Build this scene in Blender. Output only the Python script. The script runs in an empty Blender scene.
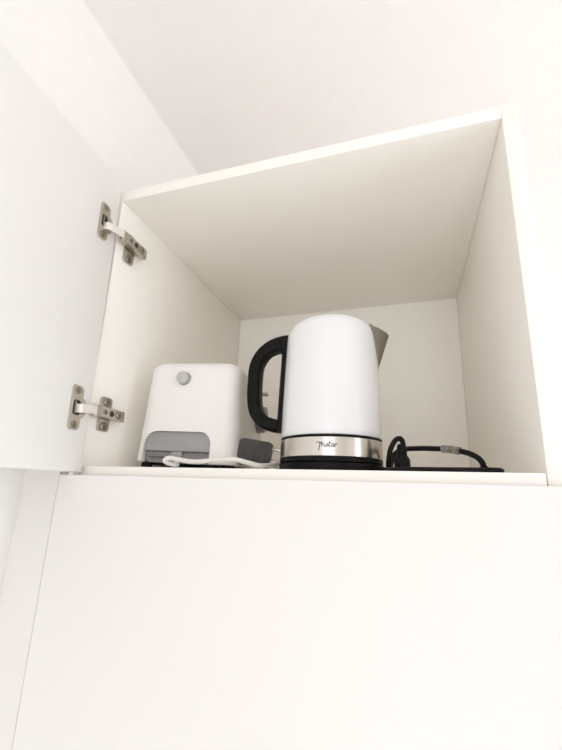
import bpy, bmesh, math, random
from mathutils import Vector, Matrix
random.seed(4)
scene = bpy.context.scene
COL = scene.collection
V = Vector
R = math.radians

# ------------------------------------------------------------------ materials
def mat(name, col, rough=0.5, metal=0.0, bump=0.0, bscale=80.0, vary=0.0, vscale=6.0, coat=0.0, spec=0.5, stretch=None, trans=0.0):
    m = bpy.data.materials.new(name); m.use_nodes = True
    nt = m.node_tree; b = nt.nodes['Principled BSDF']
    b.inputs['Roughness'].default_value = rough
    b.inputs['Metallic'].default_value = metal
    b.inputs['Specular IOR Level'].default_value = spec
    b.inputs['Coat Weight'].default_value = coat
    b.inputs['Transmission Weight'].default_value = trans
    tc = nt.nodes.new('ShaderNodeTexCoord')
    src = tc.outputs['Object']
    if stretch:
        mp = nt.nodes.new('ShaderNodeMapping'); mp.inputs['Scale'].default_value = stretch
        nt.links.new(src, mp.inputs['Vector']); src = mp.outputs['Vector']
    n = nt.nodes.new('ShaderNodeTexNoise'); n.inputs['Scale'].default_value = vscale; n.inputs['Detail'].default_value = 4
    nt.links.new(src, n.inputs['Vector'])
    r = nt.nodes.new('ShaderNodeValToRGB')
    r.color_ramp.elements[0].position = .3; r.color_ramp.elements[1].position = .7
    r.color_ramp.elements[0].color = tuple(c*(1-vary) for c in col)+(1,)
    r.color_ramp.elements[1].color = tuple(min(1, c*(1+vary*.5)) for c in col)+(1,)
    nt.links.new(n.outputs['Fac'], r.inputs['Fac']); nt.links.new(r.outputs['Color'], b.inputs['Base Color'])
    if bump:
        n2 = nt.nodes.new('ShaderNodeTexNoise'); n2.inputs['Scale'].default_value = bscale; n2.inputs['Detail'].default_value = 3
        nt.links.new(src, n2.inputs['Vector'])
        bp = nt.nodes.new('ShaderNodeBump'); bp.inputs['Strength'].default_value = bump; bp.inputs['Distance'].default_value = .002
        nt.links.new(n2.outputs['Fac'], bp.inputs['Height']); nt.links.new(bp.outputs['Normal'], b.inputs['Normal'])
    return m

M = {}
M['wallpaper'] = mat('wallpaper', (.88, .86, .84), .85, bump=.25, bscale=220, vary=.012, vscale=40, spec=.2)
M['ceiling']   = mat('ceiling_paper', (.895, .866, .848), .9, bump=.2, bscale=160, vary=.012, vscale=25, spec=.2)
M['floor']     = mat('floor_wood', (.86, .82, .76), .5, vary=.15, vscale=5, stretch=(1, 8, 1))
M['board']     = mat('white_melamine', (.933, .904, .852), .42, vary=.006, vscale=10, spec=.35)
M['door']      = mat('white_lacquer', (.825, .804, .782), .40, vary=.004, vscale=8, spec=.35)
M['nickel']    = mat('nickel', (.54, .49, .425), .28, 1.0, vary=.05, vscale=120)
M['bright']    = mat('lit_nickel', (.86, .82, .77), .5, .45, vary=.04, vscale=120)  # paler copy of the nickel, light caught by the link put into its colour
M['screw']     = mat('screw_steel', (.36, .325, .275), .3, 1.0, vary=.15, vscale=200)
M['hole']      = mat('dark_recess', (.03, .025, .02), .6)
M['gunmetal']  = mat('dark_nickel', (.30, .27, .23), .35, 1.0, vary=.1, vscale=150)
M['tplastic']  = mat('warm_white_plastic', (.83, .805, .775), .32, spec=.4)
M['kettlewhite'] = mat('kettle_white_enamel', (.80, .80, .81), .22, coat=.3, spec=.5)
M['black']     = mat('black_plastic', (.006, .0055, .005), .40, bump=.05, bscale=900, spec=.12)
M['blackrub']  = mat('black_cord_rubber', (.008, .0075, .007), .45, spec=.15)
M['steel']     = mat('brushed_steel', (.66, .62, .57), .24, 1.0, vary=.05, vscale=60, stretch=(1, 1, 14))
M['spoutsteel']= mat('spout_steel', (.27, .245, .205), .36, 1.0, vary=.05, vscale=60, stretch=(14, 14, 1))  # dim reflection of the cabinet put into a darker steel colour
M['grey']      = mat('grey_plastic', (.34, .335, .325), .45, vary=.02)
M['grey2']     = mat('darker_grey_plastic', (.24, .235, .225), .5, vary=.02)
M['plug']      = mat('charcoal_grey_plug_plastic', (.060, .055, .048), .5, vary=.05)
M['whitecord'] = mat('white_cord_vinyl', (.80, .775, .74), .4)
M['pin']       = mat('pin_metal', (.78, .75, .70), .3, .7)
M['knob']      = mat('silver_knob', (.50, .485, .465), .38, .55, vary=.03)
M['dial']      = mat('dark_silver_dial', (.22, .21, .195), .35, .5, vary=.03)
M['ink']       = mat('black_ink', (.02, .02, .02), .5)
M['clear']     = mat('clear_tag_vinyl', (.20, .18, .155), .2, vary=.6, vscale=150, spec=.6)
M['frame']     = mat('window_frame_paint', (.8, .8, .78), .4)

# ------------------------------------------------------------------ builders
def obj(name, bm, m, parent=None, smooth=True, angle=35):
    """link a bmesh given in WORLD coordinates as one mesh object, origin at its parent's / its own place"""
    bmesh.ops.recalc_face_normals(bm, faces=bm.faces[:])
    me = bpy.data.meshes.new(name)
    o = bpy.data.objects.new(name, me); COL.objects.link(o)
    if parent is not None:
        o.parent = parent
        bm.transform(world(parent).inverted())
    else:
        c = V((0, 0, 0)); n = len(bm.verts)
        xs = [v.co for v in bm.verts]
        lo = V((min(p.x for p in xs), min(p.y for p in xs), min(p.z for p in xs)))
        hi = V((max(p.x for p in xs), max(p.y for p in xs), max(p.z for p in xs)))
        c = V(((lo.x+hi.x)/2, (lo.y+hi.y)/2, lo.z))
        bm.transform(Matrix.Translation(-c)); o.location = c
    bm.to_mesh(me); bm.free()
    me.materials.append(m)
    if smooth:
        me.shade_smooth()
        try: me.set_sharp_from_angle(angle=R(angle))
        except Exception: pass
    return o
WM = {}
def world(o):
    m = Matrix.LocRotScale(o.location, o.rotation_euler, o.scale)
    return (world(o.parent) @ m) if o.parent else m
def thing(name, label, cat, loc, rot=(0, 0, 0), group=None):
    o = bpy.data.objects.new(name, None); COL.objects.link(o)
    o.location = loc; o.rotation_euler = rot; o.empty_display_size = .05
    o['label'] = label; o['category'] = cat
    if group: o['group'] = group
    return o
def struct(name, bm, m):
    o = obj(name, bm, m); o['kind'] = 'structure'; return o
def bevel(bm, w, seg=2, edges=None):
    if w > 0:
        bmesh.ops.bevel(bm, geom=edges or bm.edges[:], offset=w, segments=seg, affect='EDGES', profile=.5, clamp_overlap=True)
def box(x0, x1, y0, y1, z0, z1, bev=0.0, seg=2, T=None):
    bm = bmesh.new()
    r = bmesh.ops.create_cube(bm, size=1)
    for v in bm.verts:
        v.co = V((x0+(v.co.x+.5)*(x1-x0), y0+(v.co.y+.5)*(y1-y0), z0+(v.co.z+.5)*(z1-z0)))
    bevel(bm, bev, seg)
    if T: bm.transform(T)
    return bm
def join(*bms):
    out = bmesh.new()
    for b in bms:
        me = bpy.data.meshes.new('t'); b.to_mesh(me); b.free(); out.from_mesh(me); bpy.data.meshes.remove(me)
    return out
def prism(pts, t0, t1, T=None, bev=0.0, seg=2):
    """polygon (a,b) extruded along third axis t; default frame a=x b=z t=y"""
    bm = bmesh.new()
    lo = [bm.verts.new((a, t0, b)) for a, b in pts]; hi = [bm.verts.new((a, t1, b)) for a, b in pts]
    n = len(pts)
    f0 = bm.faces.new(lo); f1 = bm.faces.new(hi[::-1])
    for i in range(n): bm.faces.new((lo[i], hi[i], hi[(i+1) % n], lo[(i+1) % n]))
    if bev: bevel(bm, bev, seg, list(f0.edges)+list(f1.edges))
    if T: bm.transform(T)
    return bm
def rrect(x0, x1, y0, y1, r, n=6):
    """rounded rectangle; r = one radius or four (bl, br, tr, tl)"""
    if not isinstance(r, (tuple, list)): r = (r,)*4
    out = []
    for (cx, cy, a0, q) in ((x0+r[0], y0+r[0], 180, r[0]), (x1-r[1], y0+r[1], 270, r[1]), (x1-r[2], y1-r[2], 0, r[2]), (x0+r[3], y1-r[3], 90, r[3])):
        if q < 1e-6: out.append((cx, cy)); continue
        for i in range(n+1):
            a = R(a0+90*i/n); out.append((cx+q*math.cos(a), cy+q*math.sin(a)))
    return out
def cyl(p0, p1, r0, r1=None, n=32, bev=0.0):
    r1 = r0 if r1 is None else r1
    p0, p1 = V(p0), V(p1); d = (p1-p0).normalized()
    u = d.orthogonal().normalized(); w = d.cross(u)
    bm = bmesh.new()
    a = [bm.verts.new(p0+r0*(math.cos(2*math.pi*i/n)*u+math.sin(2*math.pi*i/n)*w)) for i in range(n)]
    b = [bm.verts.new(p1+r1*(math.cos(2*math.pi*i/n)*u+math.sin(2*math.pi*i/n)*w)) for i in range(n)]
    f0 = bm.faces.new(a); f1 = bm.faces.new(b[::-1])
    for i in range(n): bm.faces.new((a[i], b[i], b[(i+1) % n], a[(i+1) % n]))
    if bev: bevel(bm, bev, 3, list(f0.edges)+list(f1.edges))
    return bm
def lathe(cx, cy, prof, n=72):
    bm = bmesh.new(); rings = []
    for r, z in prof:
        if r < 1e-5: rings.append([bm.verts.new((cx, cy, z))])
        else: rings.append([bm.verts.new((cx+r*math.cos(2*math.pi*i/n), cy+r*math.sin(2*math.pi*i/n), z)) for i in range(n)])
    for A, B in zip(rings, rings[1:]):
        for i in range(n):
            j = (i+1) % n
            if len(A) == 1 and len(B) == 1: continue
            if len(A) == 1: bm.faces.new((A[0], B[i], B[j]))
            elif len(B) == 1: bm.faces.new((A[i], A[j], B[0]))
            else: bm.faces.new((A[i], A[j], B[j], B[i]))
    return bm
def spline(pts, k=10):
    pts = [V(p) for p in pts]; out = []
    P = [2*pts[0]-pts[1]]+pts+[2*pts[-1]-pts[-2]]
    for i in range(1, len(P)-2):
        a, b, c, d = P[i-1:i+3]
        for s in range(k):
            t = s/k
            out.append(.5*((2*b)+(c-a)*t+(2*a-5*b+4*c-d)*t*t+(3*b-a-3*c+d)*t**3))
    out.append(pts[-1]); return out
def sweep(path, shape, up=None, closed_caps=True):
    """sweep a 2-D outline (list of (s,t)) along a path; frame by parallel transport or fixed up"""
    bm = bmesh.new(); rings = []
    n = len(path); prevu = None
    for i, p in enumerate(path):
        d = (path[min(i+1, n-1)]-path[max(i-1, 0)]).normalized()
        if up is not None:
            u = V(up); u = (u-u.dot(d)*d).normalized()
        else:
            if prevu is None: u = d.orthogonal().normalized()
            else: u = (prevu-prevu.dot(d)*d).normalized()
            prevu = u
        w = d.cross(u)
        sh = shape(i/(n-1)) if callable(shape) else shape
        rings.append([bm.verts.new(p+s*w+t*u) for s, t in sh])
    m = len(rings[0])
    for A, B in zip(rings, rings[1:]):
        for i in range(m): bm.faces.new((A[i], A[(i+1) % m], B[(i+1) % m], B[i]))
    bm.faces.new(rings[0]); bm.faces.new(rings[-1][::-1])
    return bm
def circ(r, n=14): return [(r*math.cos(2*math.pi*i/n), r*math.sin(2*math.pi*i/n)) for i in range(n)]
def tube(pts, r, k=10, n=14): return sweep(spline(pts, k), circ(r, n))

# ------------------------------------------------------------------ camera (fitted to the cabinet's edges)
cam = bpy.data.cameras.new('camera'); co = bpy.data.objects.new('camera', cam); COL.objects.link(co)
Rwc = Matrix(((0.9592, 0.2812, 0.0291), (-0.0399, 0.2368, -0.9707), (-0.2798, 0.93, 0.2383)))
rx = V(Rwc[0]); rz = V(Rwc[2]); rx.normalize(); rz = (rz-rz.dot(rx)*rx).normalized(); ry = rz.cross(rx)
mw = Matrix((( rx.x, -ry.x, -rz.x, .4381), (rx.y, -ry.y, -rz.y, -.4302), (rx.z, -ry.z, -rz.z, -.0213), (0, 0, 0, 1)))
co.matrix_world = mw
cam.sensor_fit = 'AUTO'; cam.sensor_width = 36; cam.lens = 378.52/750*36
cam.shift_x = -13.47/750; cam.shift_y = 20.23/750
cam.clip_start = .01; cam.clip_end = 50
scene.camera = co

# ------------------------------------------------------------------ room
W, D, H, T = .568, .4723, .4351, .0185     # inside of the upper cabinet
XL, XR, YB, YF, ZF, ZC = -.0995, 2.9, .50, -3.0, -1.62, .835
struct('floor', box(XL-.1, XR+.1, YF-.1, YB+.1, ZF-.1, ZF), M['floor'])
struct('ceiling', box(XL-.1, XR+.1, YF-.1, YB+.1, ZC, ZC+.1), M['ceiling'])
struct('wall_left', box(XL-.1, XL, YF-.1, YB+.1, ZF, ZC), M['wallpaper'])

struct('wall_back', box(XL, XR, YB, YB+.1, ZF, ZC), M['wallpaper'])
WX0, WX1, WZ0, WZ1 = .0, 1.4, -1.45, .60
WY0, WY1 = -1.0, .38      # added window in the right wall, placed to brighten the open door
struct('wall_front', join(box(XL, WX0, YF-.1, YF, ZF, ZC), box(WX1, XR, YF-.1, YF, ZF, ZC),
                          box(WX0, WX1, YF-.1, YF, ZF, WZ0), box(WX0, WX1, YF-.1, YF, WZ1, ZC)), M['wallpaper'])
fw = .05
struct('wall_right', join(box(XR, XR+.1, YF-.1, WY0, ZF, ZC), box(XR, XR+.1, WY1, YB+.1, ZF, ZC),
                          box(XR, XR+.1, WY0, WY1, ZF, WZ0), box(XR, XR+.1, WY0, WY1, WZ1, ZC)), M['wallpaper'])
struct('fill_window', join(box(XR+.03, XR+.07, WY0, WY0+fw, WZ0, WZ1), box(XR+.03, XR+.07, WY1-fw, WY1, WZ0, WZ1),
                        box(XR+.03, XR+.07, WY0+fw, WY1-fw, WZ0, WZ0+fw), box(XR+.03, XR+.07, WY0+fw, WY1-fw, WZ1-fw, WZ1),
                        box(XR+.03, XR+.07, (WY0+WY1)/2-.03, (WY0+WY1)/2+.03, WZ0+fw, WZ1-fw)), M['frame'])
struct('window_1', join(box(WX0, WX0+fw, YF-.07, YF-.03, WZ0, WZ1), box(WX1-fw, WX1, YF-.07, YF-.03, WZ0, WZ1),
                        box(WX0+fw, WX1-fw, YF-.07, YF-.03, WZ0, WZ0+fw), box(WX0+fw, WX1-fw, YF-.07, YF-.03, WZ1-fw, WZ1),
                        box((WX0+WX1)/2-.03, (WX0+WX1)/2+.03, YF-.07, YF-.03, WZ0+fw, WZ1-fw)), M['frame'])
# filler strip between the tall cabinets and the left wall
struct('trim_1', box(XL, -.0346, .0, .018, ZF, .45), M['door'])

# ------------------------------------------------------------------ lower cabinet
lower = thing('tall_cabinet', 'closed plain white cabinet with a flat handleless door under the open cupboard', 'cabinet', (W/2, .24, ZF))
LT = -.0198
obj('side_panel', box(-T, -.0005, .0, .49, ZF+.002, LT, .0006), M['board'], lower)
obj('side_panel', box(W+.0005, W+T, .0, .49, ZF+.002, LT, .0006), M['board'], lower)
obj('top_panel', box(0, W, .004, .47, LT-.02, LT-.0012, .0006), M['board'], lower)
obj('back_panel', box(0, W, .475, .485, ZF+.08, LT-.022), M['board'], lower)
obj('bottom_panel', box(0, W, .004, .47, ZF+.08, ZF+.10, .0006), M['board'], lower)
# front door of the lower cabinet
obj('door', box(-.0118, W+T-.001, -.0205, -.0012, ZF+.06, -.0126, .0009), M['door'], lower)

# ------------------------------------------------------------------ upper cabinet
upper = thing('wall_cabinet', 'open white cupboard with its door swung left, holding the kettle and toaster', 'cabinet', (W/2, .24, -T))
obj('side_panel', box(-T, 0, 0, .488, -T, H+T, .0006), M['board'], upper)
obj('side_panel', box(W, W+T, 0, .488, -T, H+T, .0006), M['board'], upper)
obj('top_panel', box(.0002, W-.0002, 0, D+.001, H, H+T, .0005), M['board'], upper)
obj('bottom_panel', box(.0012, W-.0012, 0, D+.001, -T, 0, .0006), M['board'], upper)
obj('back_panel', box(.0004, W-.0004, D+.0012, D+.010, -T, H+T), M['board'], upper)
# the open door, hinged on the left: frame  d = along the door towards the room, n = inner face normal, u = up
ed = V((math.sin(R(3.3)), -math.cos(R(3.3)), 0)); eu = V((-.0104/.4736, 0, 1)).normalized()
ed = (ed-ed.dot(eu)*eu).normalized(); en = ed.cross(eu).normalized()
if en.x < 0: en = -en
O = V((.0089, -.005, -.0084))
TD = Matrix(((ed.x, en.x, eu.x, O.x), (ed.y, en.y, eu.y, O.y), (ed.z, en.z, eu.z, O.z), (0, 0, 0, 1)))   # (d, n, u) -> world
DH = .4738
door = obj('door', box(0, .585, -.0185, 0, 0, DH, .0009, T=TD), M['door'], upper)

def screw(c, nrm, r=.0042):
    """pan-head screw with a cross recess, as one mesh (two materials would repaint: recess is real)"""
    c, nrm = V(c), V(nrm).normalized()
    u = nrm.orthogonal().normalized(); u = (u*.8+nrm.cross(u)*.6).normalized(); w = nrm.cross(u)
    n = 24; bm = bmesh.new()
    prof = ((1.0, -.0005), (1.0, .0004), (.86, .0011), (.5, .0015))
    rings = [[bm.verts.new(c+r*q*(math.cos(2*math.pi*i/n)*u+math.sin(2*math.pi*i/n)*w)+h*nrm) for i in range(n)] for q, h in prof]
    # cross-shaped pit
    pit = [bm.verts.new(c+r*(.42 if i % 6 in (0,) else .17)*(math.cos(2*math.pi*i/n)*u+math.sin(2*math.pi*i/n)*w)-.0003*nrm) for i in range(n)]
    mid = [bm.verts.new(c+r*(.48 if i % 6 in (0, 1, 5) else .22)*(math.cos(2*math.pi*i/n)*u+math.sin(2*math.pi*i/n)*w)+.0015*nrm) for i in range(n)]
    seq = rings+[mid, pit]
    for A, B in zip(seq, seq[1:]):
        for i in range(n): bm.faces.new((A[i], A[(i+1) % n], B[(i+1) % n], B[i]))
    bm.faces.new(rings[0]); bm.faces.new(pit[::-1])
    return bm

def hinge(zc, za, zp, lbl, ld=0):
    """concealed cup hinge: arm (with link) > cup plate, mounting plate, screws"""
    u0 = zc-O.z; ul = u0-ld
    # arm body: hollow channel seen as a bar with a raised nose, in world axes; outer face looks towards +x
    ztop, zbot = za+.0082, za-.0082
    x0, x1 = .0055, .0165
    side = [(-.004, x1-.0045), (-.0025, x1), (.050, x1-.0005), (.0565, x1-.003), (.0565, x0+.003), (.052, x0), (.004, x0), (-.004, x0+.004)]
    body = bmesh.new()
    lo = [body.verts.new((x, y, zbot)) for y, x in side]; hi = [body.verts.new((x, y, ztop)) for y, x in side]
    f0 = body.faces.new(lo); f1 = body.faces.new(hi[::-1])
    for i in range(len(side)): body.faces.new((lo[i], hi[i], hi[(i+1) % len(side)], lo[(i+1) % len(side)]))
    bevel(body, .0009, 2)
    a = obj('hinge', body, M['nickel'], upper); a['label'] = lbl
    # curved link from the cup to the arm
    c0 = TD @ V((.0270, -.002, ul)); c1 = TD @ V((.0265, .0065, ul)); c2 = V((.0150, -.0050, za)); c3 = V((.0140, .002, za))
    pth = [c0, c0.lerp(c1, .6), c1+V((.0012, .0012, 0)), c1.lerp(c2, .25)+V((.0016, .0004, 0)), c1.lerp(c2, .6)+V((.0012, .0004, 0)), c2, c3]
    lk = sweep(spline(pth, 5), rrect(-.0011, .0011, -.0062, .0062, .0008, 3), up=(0, 0, 1))
    obj('link', lk, M['bright'], a)
    # cup plate on the door: rounded rectangle with a round bulge at the hinge side and the open cup
    pd0, pd1, ph = .0155, .0345, .0305
    cd = .0235; cr = .0158
    out = []
    base = [(pd1-.003, -ph), (pd1, -ph+.003), (pd1, ph-.003), (pd1-.003, ph), (pd0+.004, ph), (pd0, ph-.004), (pd0, .0155)]
    arc = []
    for i in range(13):
        t = R(98+164*i/12); arc.append((cd-.004+cr*math.cos(t)*.82, cr*math.sin(t)*.99))
    tail = [(pd0, -.0155), (pd0, -ph+.004), (pd0+.004, -ph)]
    out = base+arc+tail
    TU = TD @ Matrix.Translation(V((.0025, 0, u0)))
    plate = bmesh.new()
    # annular top: outer loop, inner loop of the cup opening (rounded rectangle)
    hole = rrect(.0185, .0312, -.0104, .0104, .0035, 4)
    def loopv(pts, n): return [plate.verts.new((p[0], n, p[1])) for p in pts]
    o0, o1, o2 = loopv(out, .0), loopv(out, .0016), loopv([(.0245+(p[0]-.0245)*.965, p[1]*.985) for p in out], .0022)
    h0 = loopv(hole, .0022); h1 = loopv([(.0248+(p[0]-.0248)*.96, p[1]*.96) for p in hole], .0004)
    for A, B in ((o0, o1), (o1, o2), (h0, h1)):
        for i in range(len(A)): plate.faces.new((A[i], A[(i+1) % len(A)], B[(i+1) % len(A)], B[i]))
    eds = []
    for Lp in (o2, h0):
        for i in range(len(Lp)):
            e = plate.edges.get((Lp[i], Lp[(i+1) % len(Lp)])); eds.append(e)
    bmesh.ops.triangle_fill(plate, use_beauty=True, edges=eds)
    plate.faces.new(o0)
    plate.transform(TU)
    cp = obj('cup_plate', plate, M['nickel'], a)
    # dark sheet painting the cup's inner shade, and the bright hinge pin across it
    obj('cup_shade', prism(hole, .0003, .0007, TU), M['hole'], a)
    obj('pin', cyl(TU @ V((.0268, .0016, -.0085)), TU @ V((.0268, .0016, .0085)), .0012, n=12), M['gunmetal'], a)
    for s in (-1, 1):
        obj('screw_shade', cyl(TU @ V((.0255, .0019, s*.0235)), TU @ V((.0255, .00235, s*.0235)), .0052, n=24), M['gunmetal'], a)  # dark disc painting the shade round the screw head
        obj('screw', screw(TU @ V((.0255, .0022, s*.0235)), en), M['screw'], a)
    # mounting plate on the cabinet's side
    TS = Matrix(((0, 1, 0, 0), (1, 0, 0, 0), (0, 0, 1, zp), (0, 0, 0, 1)))
    mp = prism(rrect(.0165, .0375, -.0258, .0258, .0035, 5), .0002, .0038, TS, .0008)
    rib = prism(rrect(.012, .046, za-zp-.0072, za-zp+.0072, .001, 3), .003, .0065, TS, .0006)
    obj('mounting_plate', join(mp, rib), M['nickel'], a)
    for s in (-1, 1):
        obj('screw_shade', cyl((.0034, .027, zp+s*.0185), (.0041, .027, zp+s*.0185), .0070, n=24), M['gunmetal'], a)
        obj('screw', screw(V((.0041, .027, zp+s*.0185)), (1, 0, 0), .0058), M['screw'], a)
    # adjusting screws and a dark stud painting a hole's shade on the arm's face
    obj('screw', screw(V((x1, .0135, za)), (1, 0, 0), .0036), M['gunmetal'], a)
    obj('arm_hole_shade', cyl((x1-.003, .0265, za), (x1+.0002, .0265, za), .0044, n=20), M['hole'], a)
    obj('screw_shade', cyl((x1-.002, .0405, za), (x1+.0002, .0405, za), .0060, n=24), M['gunmetal'], a)
    obj('screw', screw(V((x1+.0002, .0405, za)), (1, 0, 0), .0050), M['screw'], a)
    return a
hinge(.3705, .3665, .3610, 'upper metal cup hinge on the left side of the cupboard', .0075)
hinge(.0765, .0785, .0785, 'lower metal cup hinge on the left side of the cupboard', .001)

# ------------------------------------------------------------------ kettle on its base
KX, KY = .3342, .103
kb = thing('kettle_power_base', 'black power base under the white kettle, its cord coiled to the right', 'kettle base', (KX, KY, 0))
obj('base_plate', lathe(KX, KY, [(0, .0), (.066, .0), (.0712, .0010), (.0724, .004), (.0726, .0098), (.0722, .0112), (.070, .0118), (0, .0118)]), M['black'], kb)

kettle = thing('electric_kettle', 'white electric kettle with black loop handle and steel band', 'kettle', (KX, KY, .0120))
rb, rt = .0722, .0648
def kr(z): return .0714+(.0668-.0714)*((z-.046)/(.200-.046))**1.25 if z > .046 else .0714
prof = [(0, .0462), (.0700, .0462), (.0709, .0472)]
for i in range(1, 15): z = .0472+(.196-.0472)*i/14; prof.append((kr(z), z))
r0 = kr(.196)
for i in range(1, 13):
    t = R(90*i/12); prof.append((r0-.0205+.0205*math.cos(t)-.0006*i/12, .196+.0232*math.sin(t)))
prof += [(.028, .2200), (.014, .2206), (0, .2208)]
obj('body', lathe(KX, KY, prof, 96), M['kettlewhite'], kettle, angle=50)
obj('lower_ring', lathe(KX, KY, [(0, .0121), (.0700, .0121), (.0718, .0128), (.0721, .0176), (.0718, .0184), (0, .0184)]), M['black'], kettle)
obj('steel_band', lathe(KX, KY, [(0, .0186), (.0713, .0186), (.0718, .0192), (.0716, .0424), (.0711, .0430), (0, .0430)], 96), M['steel'], kettle)
obj('upper_ring', lathe(KX, KY, [(0, .0431), (.0712, .0431), (.0716, .0436), (.0714, .0455), (.0706, .0460), (0, .0460)], 96), M['black'], kettle)
# handle: black loop in the plane through the axis, towards -x
ha = R(180+2); hd = V((math.cos(ha), math.sin(ha), 0)); hs = V((-hd.y, hd.x, 0)); K0 = V((KX, KY, 0))
def hp(r, z): return K0+hd*r+V((0, 0, z))
path = spline([hp(.054, .1965), hp(.074, .1970), hp(.092, .1935), hp(.1075, .1830), hp(.1180, .1640), hp(.1200, .1380),
               hp(.1195, .1130), hp(.1150, .0905), hp(.1030, .0755), hp(.088, .0690), hp(.074, .0670), hp(.060, .0670)], 8)
def hshape(t):
    k = 1.0+.38*max(0, 1-t/.24)-.06*max(0, (t-.72)/.28)
    return [(x*k, y) for x, y in rrect(-.0100, .0100, -.0125, .0125, .0062, 5)]
obj('handle', sweep(path, hshape, up=hs), M['black'], kettle, angle=60)
# black mounting strip down the body behind the grip
st = bmesh.new(); rows = []
for i in range(21):
    z = .0580+(.2055-.0580)*i/20; rr = kr(min(z, .2))
    rows.append([st.verts.new(K0+hd*q*math.cos(s)+hs*q*math.sin(s)+V((0, 0, z))) for q, s in
                 ((rr-.004, -.20), (rr+.0055, -.19), (rr+.0088, -.1), (rr+.0094, 0), (rr+.0088, .1), (rr+.0055, .19), (rr-.004, .20))])
for A, B in zip(rows, rows[1:]):
    for i in range(6): st.faces.new((A[i], A[i+1], B[i+1], B[i]))
    st.faces.new((A[6], A[0], B[0], B[6]))
st.faces.new(rows[0]); st.faces.new(rows[-1][::-1])
obj('handle_strip', st, M['black'], kettle, angle=60)
# spout: steel V-beak on the right, growing out of the wall towards the rim
sa = R(2); sd = V((math.cos(sa), math.sin(sa), 0)); ss = V((-sd.y, sd.x, 0))
sp = bmesh.new(); rows = []; NS = 16
for i in range(NS+1):
    t = i/NS; z = .1500+(.2085-.1500)*t
    e = .0003+.0180*t; hw = .002+.0265*t**.85
    zt = 0
    row = []
    for j in range(15):
        q = -1+2*j/14
        rr = kr(min(z, .196))
        s = hw*q
        bodyx = math.sqrt(max(0, rr*rr-s*s))-.0035*(abs(q)**6)-.0002
        x = bodyx+e*(1-abs(q)**1.55)
        row.append(sp.verts.new(K0+sd*x+ss*s+V((0, 0, z-t*.0085*(1-abs(q)**1.55)))))
    rows.append(row)
for A, B in zip(rows, rows[1:]):
    for i in range(14): sp.faces.new((A[i], A[i+1], B[i+1], B[i]))
seam = {q: [A[q].co.copy()+sd*.0034 for A in rows] for q in (0, 14)}
inner = []
for A in rows:
    inner.append([sp.verts.new(v.co-sd*.0012-V((0, 0, 0)) if 0 else K0+(v.co-K0)*1.0-sd*.0014) for v in A])
for A, B in zip(inner, inner[1:]):
    for i in range(14): sp.faces.new((A[i], B[i], B[i+1], A[i+1]))
for i in range(14):
    sp.faces.new((rows[-1][i], rows[-1][i+1], inner[-1][i+1], inner[-1][i]))
    sp.faces.new((rows[0][i], inner[0][i], inner[0][i+1], rows[0][i+1]))
for A, B, a, b in zip(rows, rows[1:], inner, inner[1:]):
    sp.faces.new((A[0], B[0], b[0], a[0])); sp.faces.new((A[14], a[14], b[14], B[14]))
obj('spout', sp, M['spoutsteel'], kettle, angle=60)
for q in (0, 14):
    obj('spout_seam', sweep(seam[q], circ(.0011, 8)), M['gunmetal'], kettle)
# the small script wordmark on the steel band, drawn as thin ink strokes that follow the band
strokes = [
    [(-1.6, 6.9), (.4, 7.4), (3.4, 7.1), (6.4, 7.6)],                 # T bar
    [(3.4, 7.2), (3.0, 4.5), (2.5, 1.0), (1.9, -3.0), (1.2, -5.0)],     # T stem
    [(4.6, 4.2), (5.3, 5.6), (5.4, 1.0)], [(5.4, 3.2), (6.4, 5.2), (7.6, 5.2)],   # r
    [(8.6, 5.2), (8.4, 1.6), (9.2, .8), (10.2, 1.8)], [(8.9, 7.2), (9.1, 7.5)],   # i
    [(10.2, 1.8), (12.2, 5.4), (12.6, 3.0), (12.2, 1.0), (10.8, 1.0)],            # s
    [(12.8, 1.4), (14.4, 4.0), (15.2, 9.0), (14.6, 3.0), (15.0, .9), (16.2, 1.4)], [(13.4, 6.0), (17.0, 6.4)],   # t
    [(19.6, 5.0), (18.0, 5.2), (17.0, 3.0), (17.6, 1.0), (19.0, 2.0), (19.8, 5.0), (19.6, 1.4), (20.6, 1.0), (21.4, 2.4)],   # a
    [(21.6, 5.2), (21.9, 1.0)], [(21.9, 3.4), (22.8, 5.2), (24.2, 5.0), (25.0, 4.2)]]            # r
TH0 = R(-92.5); SC = .00100; ZB = .0292
bms = []
for s in strokes:
    p = []
    for a, b in spline([(x, y, 0) for x, y in s], 5) and [(q.x, q.y) for q in spline([(x, y, 0) for x, y in s], 5)]:
        th = TH0+a*SC/.0717; p.append(V((KX+.07185*math.cos(th), KY+.07185*math.sin(th), ZB+b*SC*.85)))
    bms.append(sweep(p, circ(.00050, 6)))
obj('wordmark', join(*bms), M['ink'], kettle)

# power base cord, loop, plug
cp = [(KX+.062, KY-.030, .006), (KX+.078, KY-.040, .0040), (.428, .0400, .0036), (.470, .0380, .0036), (.510, .0340, .0036), (.5290, .0330, .0036), (.5365, .0410, .0036),
      (.5345, .0515, .0036), (.5290, .0540, .0042), (.5215, .0500, .0075), (.5195, .0490, .0130), (.5150, .0520, .0195), (.505, .0600, .0255), (.490, .0700, .0300), (.470, .082, .0325), (.450, .0900, .0335),
      (.432, .098, .0330), (.420, .100, .0250), (.4165, .092, .0120), (.4145, .080, .0080), (.4150, .070, .0160), (.4180, .066, .0300), (.4235, .066, .0405), (.4290, .068, .0440), (.4325, .070, .0410), (.4335, .070, .0350)]
obj('power_cord', tube(cp, .0033, 8), M['blackrub'], kb)
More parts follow.
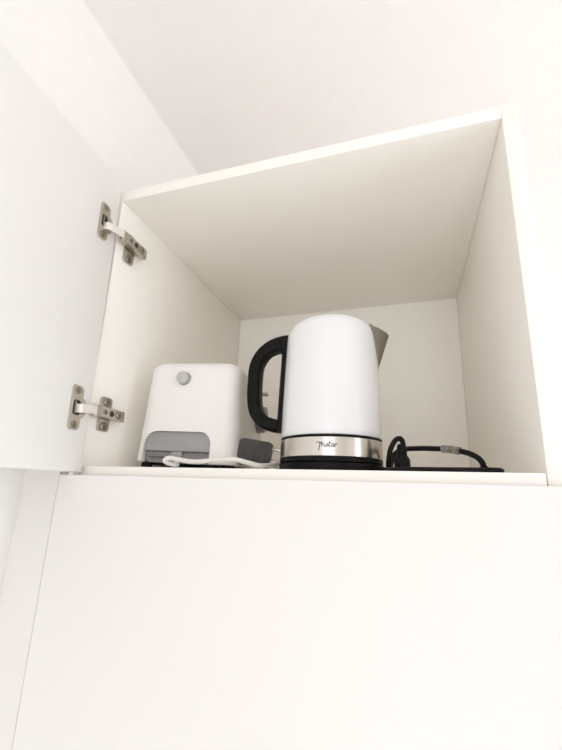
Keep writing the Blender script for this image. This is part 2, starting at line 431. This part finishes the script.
# plug standing on its pins, cord entering from above
px, py = .4315, .070
pl = lathe(px, py, [(0, .0015), (.0085, .0015), (.0098, .004), (.0100, .0160), (.0090, .0190), (.0065, .0225), (.0058, .0335), (.0050, .0365), (0, .0365)], 28)
for v in pl.verts:
    v.co.y = py+(v.co.y-py)*1.25
obj('power_plug', pl, M['blackrub'], kb)
tg = sweep(spline([(.4990, .0643, .0277), (.490, .0700, .0300), (.480, .0762, .0314)], 5), rrect(-.0040, .0040, -.0038, .0038, .002, 4))
t_ = obj('cord_tag', tg, M['clear'], kb); t_['label'] = 'shiny mottled wrap around the black cord'

# ------------------------------------------------------------------ toaster (tilted a little, standing on its own cord)
ta, tb = R(8), R(1.1)
TR = Matrix.Rotation(ta, 4, 'Z') @ Matrix.Rotation(tb, 4, 'Y')
corner = V((.1925, .084, .0012))
org = corner-(TR.to_3x3() @ V((.080, .002, 0)))
toast = thing('toaster', 'white boxy toaster with a silver button and a grey cord recess', 'toaster', org, TR.to_euler())
TM = Matrix.Translation(org) @ TR
L, TH = .190, .1700
def tsec(w):
    """half width, front and back inset at height w"""
    hw = .0818-.0058*(w/TH)
    fi = .004*(w/TH)
    return hw, fi
def tring(w, ins=0.0, n=8):
    hw, fi = tsec(w)
    return [(x, y) for x, y in rrect(-hw+ins, hw-ins, fi+ins, L-fi-ins, max(.024-ins*.6, .004), n)]
tbm = bmesh.new(); rings = []
lev = [(.0075, .0022), (.0095, .0)]+[(.0095+(TH-.018-.0095)*i/8, 0) for i in range(1, 9)]
for i in range(1, 9):
    t = R(90*i/8); lev.append((TH-.018+.018*math.sin(t), .018*(1-math.cos(t))))
for w, ins in lev:
    rings.append([tbm.verts.new((x, y, w)) for x, y in tring(w, ins)])
for A, B in zip(rings, rings[1:]):
    n = len(A)
    for i in range(n): tbm.faces.new((A[i], A[(i+1) % n], B[(i+1) % n], B[i]))
tbm.faces.new(rings[0][::-1]); tbm.faces.new(rings[-1])
bmesh.ops.recalc_face_normals(tbm, faces=tbm.faces[:])
# arch recess and the two bread slots are really cut out
def cut(bm, cutters):
    me = bpy.data.meshes.new('tmp'); bm.to_mesh(me); bm.free(); ob = bpy.data.objects.new('tmp', me); COL.objects.link(ob)
    tmp = [ob]
    for c in cutters:
        bmesh.ops.recalc_face_normals(c, faces=c.faces[:])
        m2 = bpy.data.meshes.new('tmpc'); c.to_mesh(m2); c.free(); oc = bpy.data.objects.new('tmpc', m2); COL.objects.link(oc); tmp.append(oc)
        md = ob.modifiers.new('b', 'BOOLEAN'); md.object = oc; md.operation = 'DIFFERENCE'; md.solver = 'EXACT'
    dg = bpy.context.evaluated_depsgraph_get(); ev = ob.evaluated_get(dg)
    out = bmesh.new(); out.from_mesh(ev.to_mesh()); ev.to_mesh_clear()
    for t in tmp:
        d = t.data; bpy.data.objects.remove(t); bpy.data.meshes.remove(d)
    return out
RX0, RX1, RZ1 = -.0655, .0425, .0550
arch = rrect(RX0, RX1, -.01, RZ1, (0, 0, .019, .021), 8)
tbm = cut(tbm, [prism(arch, -.03, .022), box(-.042, -.014, .035, L-.03, TH-.08, TH+.02), box(.014, .042, .035, L-.03, TH-.08, TH+.02)])
tbm.transform(TM)
obj('body', tbm, M['tplastic'], toast, angle=28)
# grey insert: upper plate, set-back lower cord bay, outlet tab
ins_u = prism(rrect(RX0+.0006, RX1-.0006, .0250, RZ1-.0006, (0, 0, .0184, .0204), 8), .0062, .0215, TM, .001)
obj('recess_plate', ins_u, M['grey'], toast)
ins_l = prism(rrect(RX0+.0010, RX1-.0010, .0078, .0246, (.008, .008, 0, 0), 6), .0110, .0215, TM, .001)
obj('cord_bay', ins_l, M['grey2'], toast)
obj('bay_rib', box(RX0+.007, -.032, .0096, .0115, .0150, .0160, T=TM), M['hole'], toast)
obj('cord_outlet', box(-.0215, -.0035, .0060, .0120, .0100, .0246, .0012, T=TM), M['grey'], toast)
foot = []
for fx in (-.064, .064):
    for fy in (.018, L-.02):
        foot.append(obj('foot', cyl(TM @ V((fx, fy, .0003)), TM @ V((fx, fy, .0078)), .0085, n=20), M['black'], toast))
obj('underside', box(-.074, .074, .0235, L-.008, .0045, .0073, T=TM), M['black'], toast)
# silver button near the top of the end face
bw = .1395; by = tsec(bw)[1]; bu = -.0125
obj('button_collar', cyl(TM @ V((bu, by-.0008, bw)), TM @ V((bu, by+.002, bw)), .0108, n=32), M['grey2'], toast)
kn = obj('button', cyl(TM @ V((bu, by-.0085, bw)), TM @ V((bu, by, bw)), .0094, .0102, n=36, bev=.0008), M['knob'], toast); kn['label'] = 'round silver button'
# lever and dial on its far right side
sx = lambda w: tsec(w)[0]
obj('lever', box(sx(.152)-.002, sx(.152)+.016, L-.062, L-.040, .1470, .1515, .0012, T=TM), M['knob'], toast)
obj('dial', cyl(TM @ V((sx(.11)-.002, L-.055, .099)), TM @ V((sx(.11)+.0150, L-.055, .099)), .0255, .0235, n=40, bev=.0015), M['dial'], toast)
# white cord: out of the outlet, round to the left, then along the front and off behind the kettle
oc = TM @ V((-.0125, .0090, .0085))
tc_pts = [oc, V((.1190, .053, .0066)), V((.1115, .045, .0078)), V((.1078, .0395, .0110)), V((.1130, .0405, .0150)), V((.1286, .044, .0128)), V((.1527, .047, .0105)), V((.1861, .050, .0137)),
          V((.209, .054, .0146)), V((.225, .060, .0112)), V((.2405, .072, .0079)), V((.2485, .100, .0110)), V((.2540, .135, .0160)), V((.262, .170, .0130)),
          V((.262, .205, .0060)), V((.244, .220, .0050)), V((.222, .205, .0120)), V((.208, .170, .0230)), V((.203, .145, .0290))]
obj('power_cord', tube(tc_pts, .0033, 8), M['whitecord'], toast)
# charcoal plug with fine ribs and two pins, standing between toaster and kettle
PC = V((.2145, .1165, .0285))
PR = Matrix.Translation(PC) @ Matrix.Rotation(R(12), 4, 'Z') @ Matrix.Rotation(R(9), 4, 'Y')
g = []
outl = rrect(-.0265, .0235, -.0195, .0200, (.004, .006, .005, .006), 5)
body = prism(outl, -.011, .011, None, .0025, 3)
ribs = [box(-.0215+.0033*i, -.0200+.0033*i, -.0122, -.0105, -.0150, .0155, .0003) for i in range(13)]
pb = join(body, *ribs); pb.transform(PR)
pg = obj('power_plug', pb, M['plug'], toast); pg['label'] = 'charcoal grey ribbed plug with two pins'
for s in (-.0095, .0095):
    obj('pin', cyl(PR @ V((.0225, 0, s+.0018)), PR @ V((.0450, 0, s+.0018)), 0.0029, n=16, bev=.0006), M['pin'], pg)

# ------------------------------------------------------------------ light: daylight through the front window, plus an added fill from the right
wd = bpy.data.worlds.new('world'); scene.world = wd; wd.use_nodes = True
bg = wd.node_tree.nodes['Background']; bg.inputs['Color'].default_value = (.86, .92, 1, 1); bg.inputs['Strength'].default_value = 1.0
def daylight(name, w, h, energy, loc, rot):
    la = bpy.data.lights.new(name, 'AREA'); la.shape = 'RECTANGLE'; la.size = w; la.size_y = h
    la.energy = energy; la.color = (.868, .928, 1.0)
    lo = bpy.data.objects.new(name, la); COL.objects.link(lo); lo.location = loc; lo.rotation_euler = rot
daylight('daylight_front', WX1-WX0-.1, WZ1-WZ0-.1, 38, ((WX0+WX1)/2, YF+.01, (WZ0+WZ1)/2), (R(90), 0, 0))
daylight('fill_right', WY1-WY0-.1, WZ1-WZ0-.1, 62, (XR-.01, (WY0+WY1)/2, (WZ0+WZ1)/2), (R(90), 0, R(90)))  # fill lamp for the open door, set in the added right window

scene.view_settings.view_transform = 'Standard'; scene.view_settings.look = 'None'
scene.view_settings.gamma = 1; scene.view_settings.use_curve_mapping = False
scene.view_settings.exposure = -1.08
scene.cycles.use_denoising = True
scene.cycles.max_bounces = 16; scene.cycles.diffuse_bounces = 12; scene.cycles.sample_clamp_indirect = 0
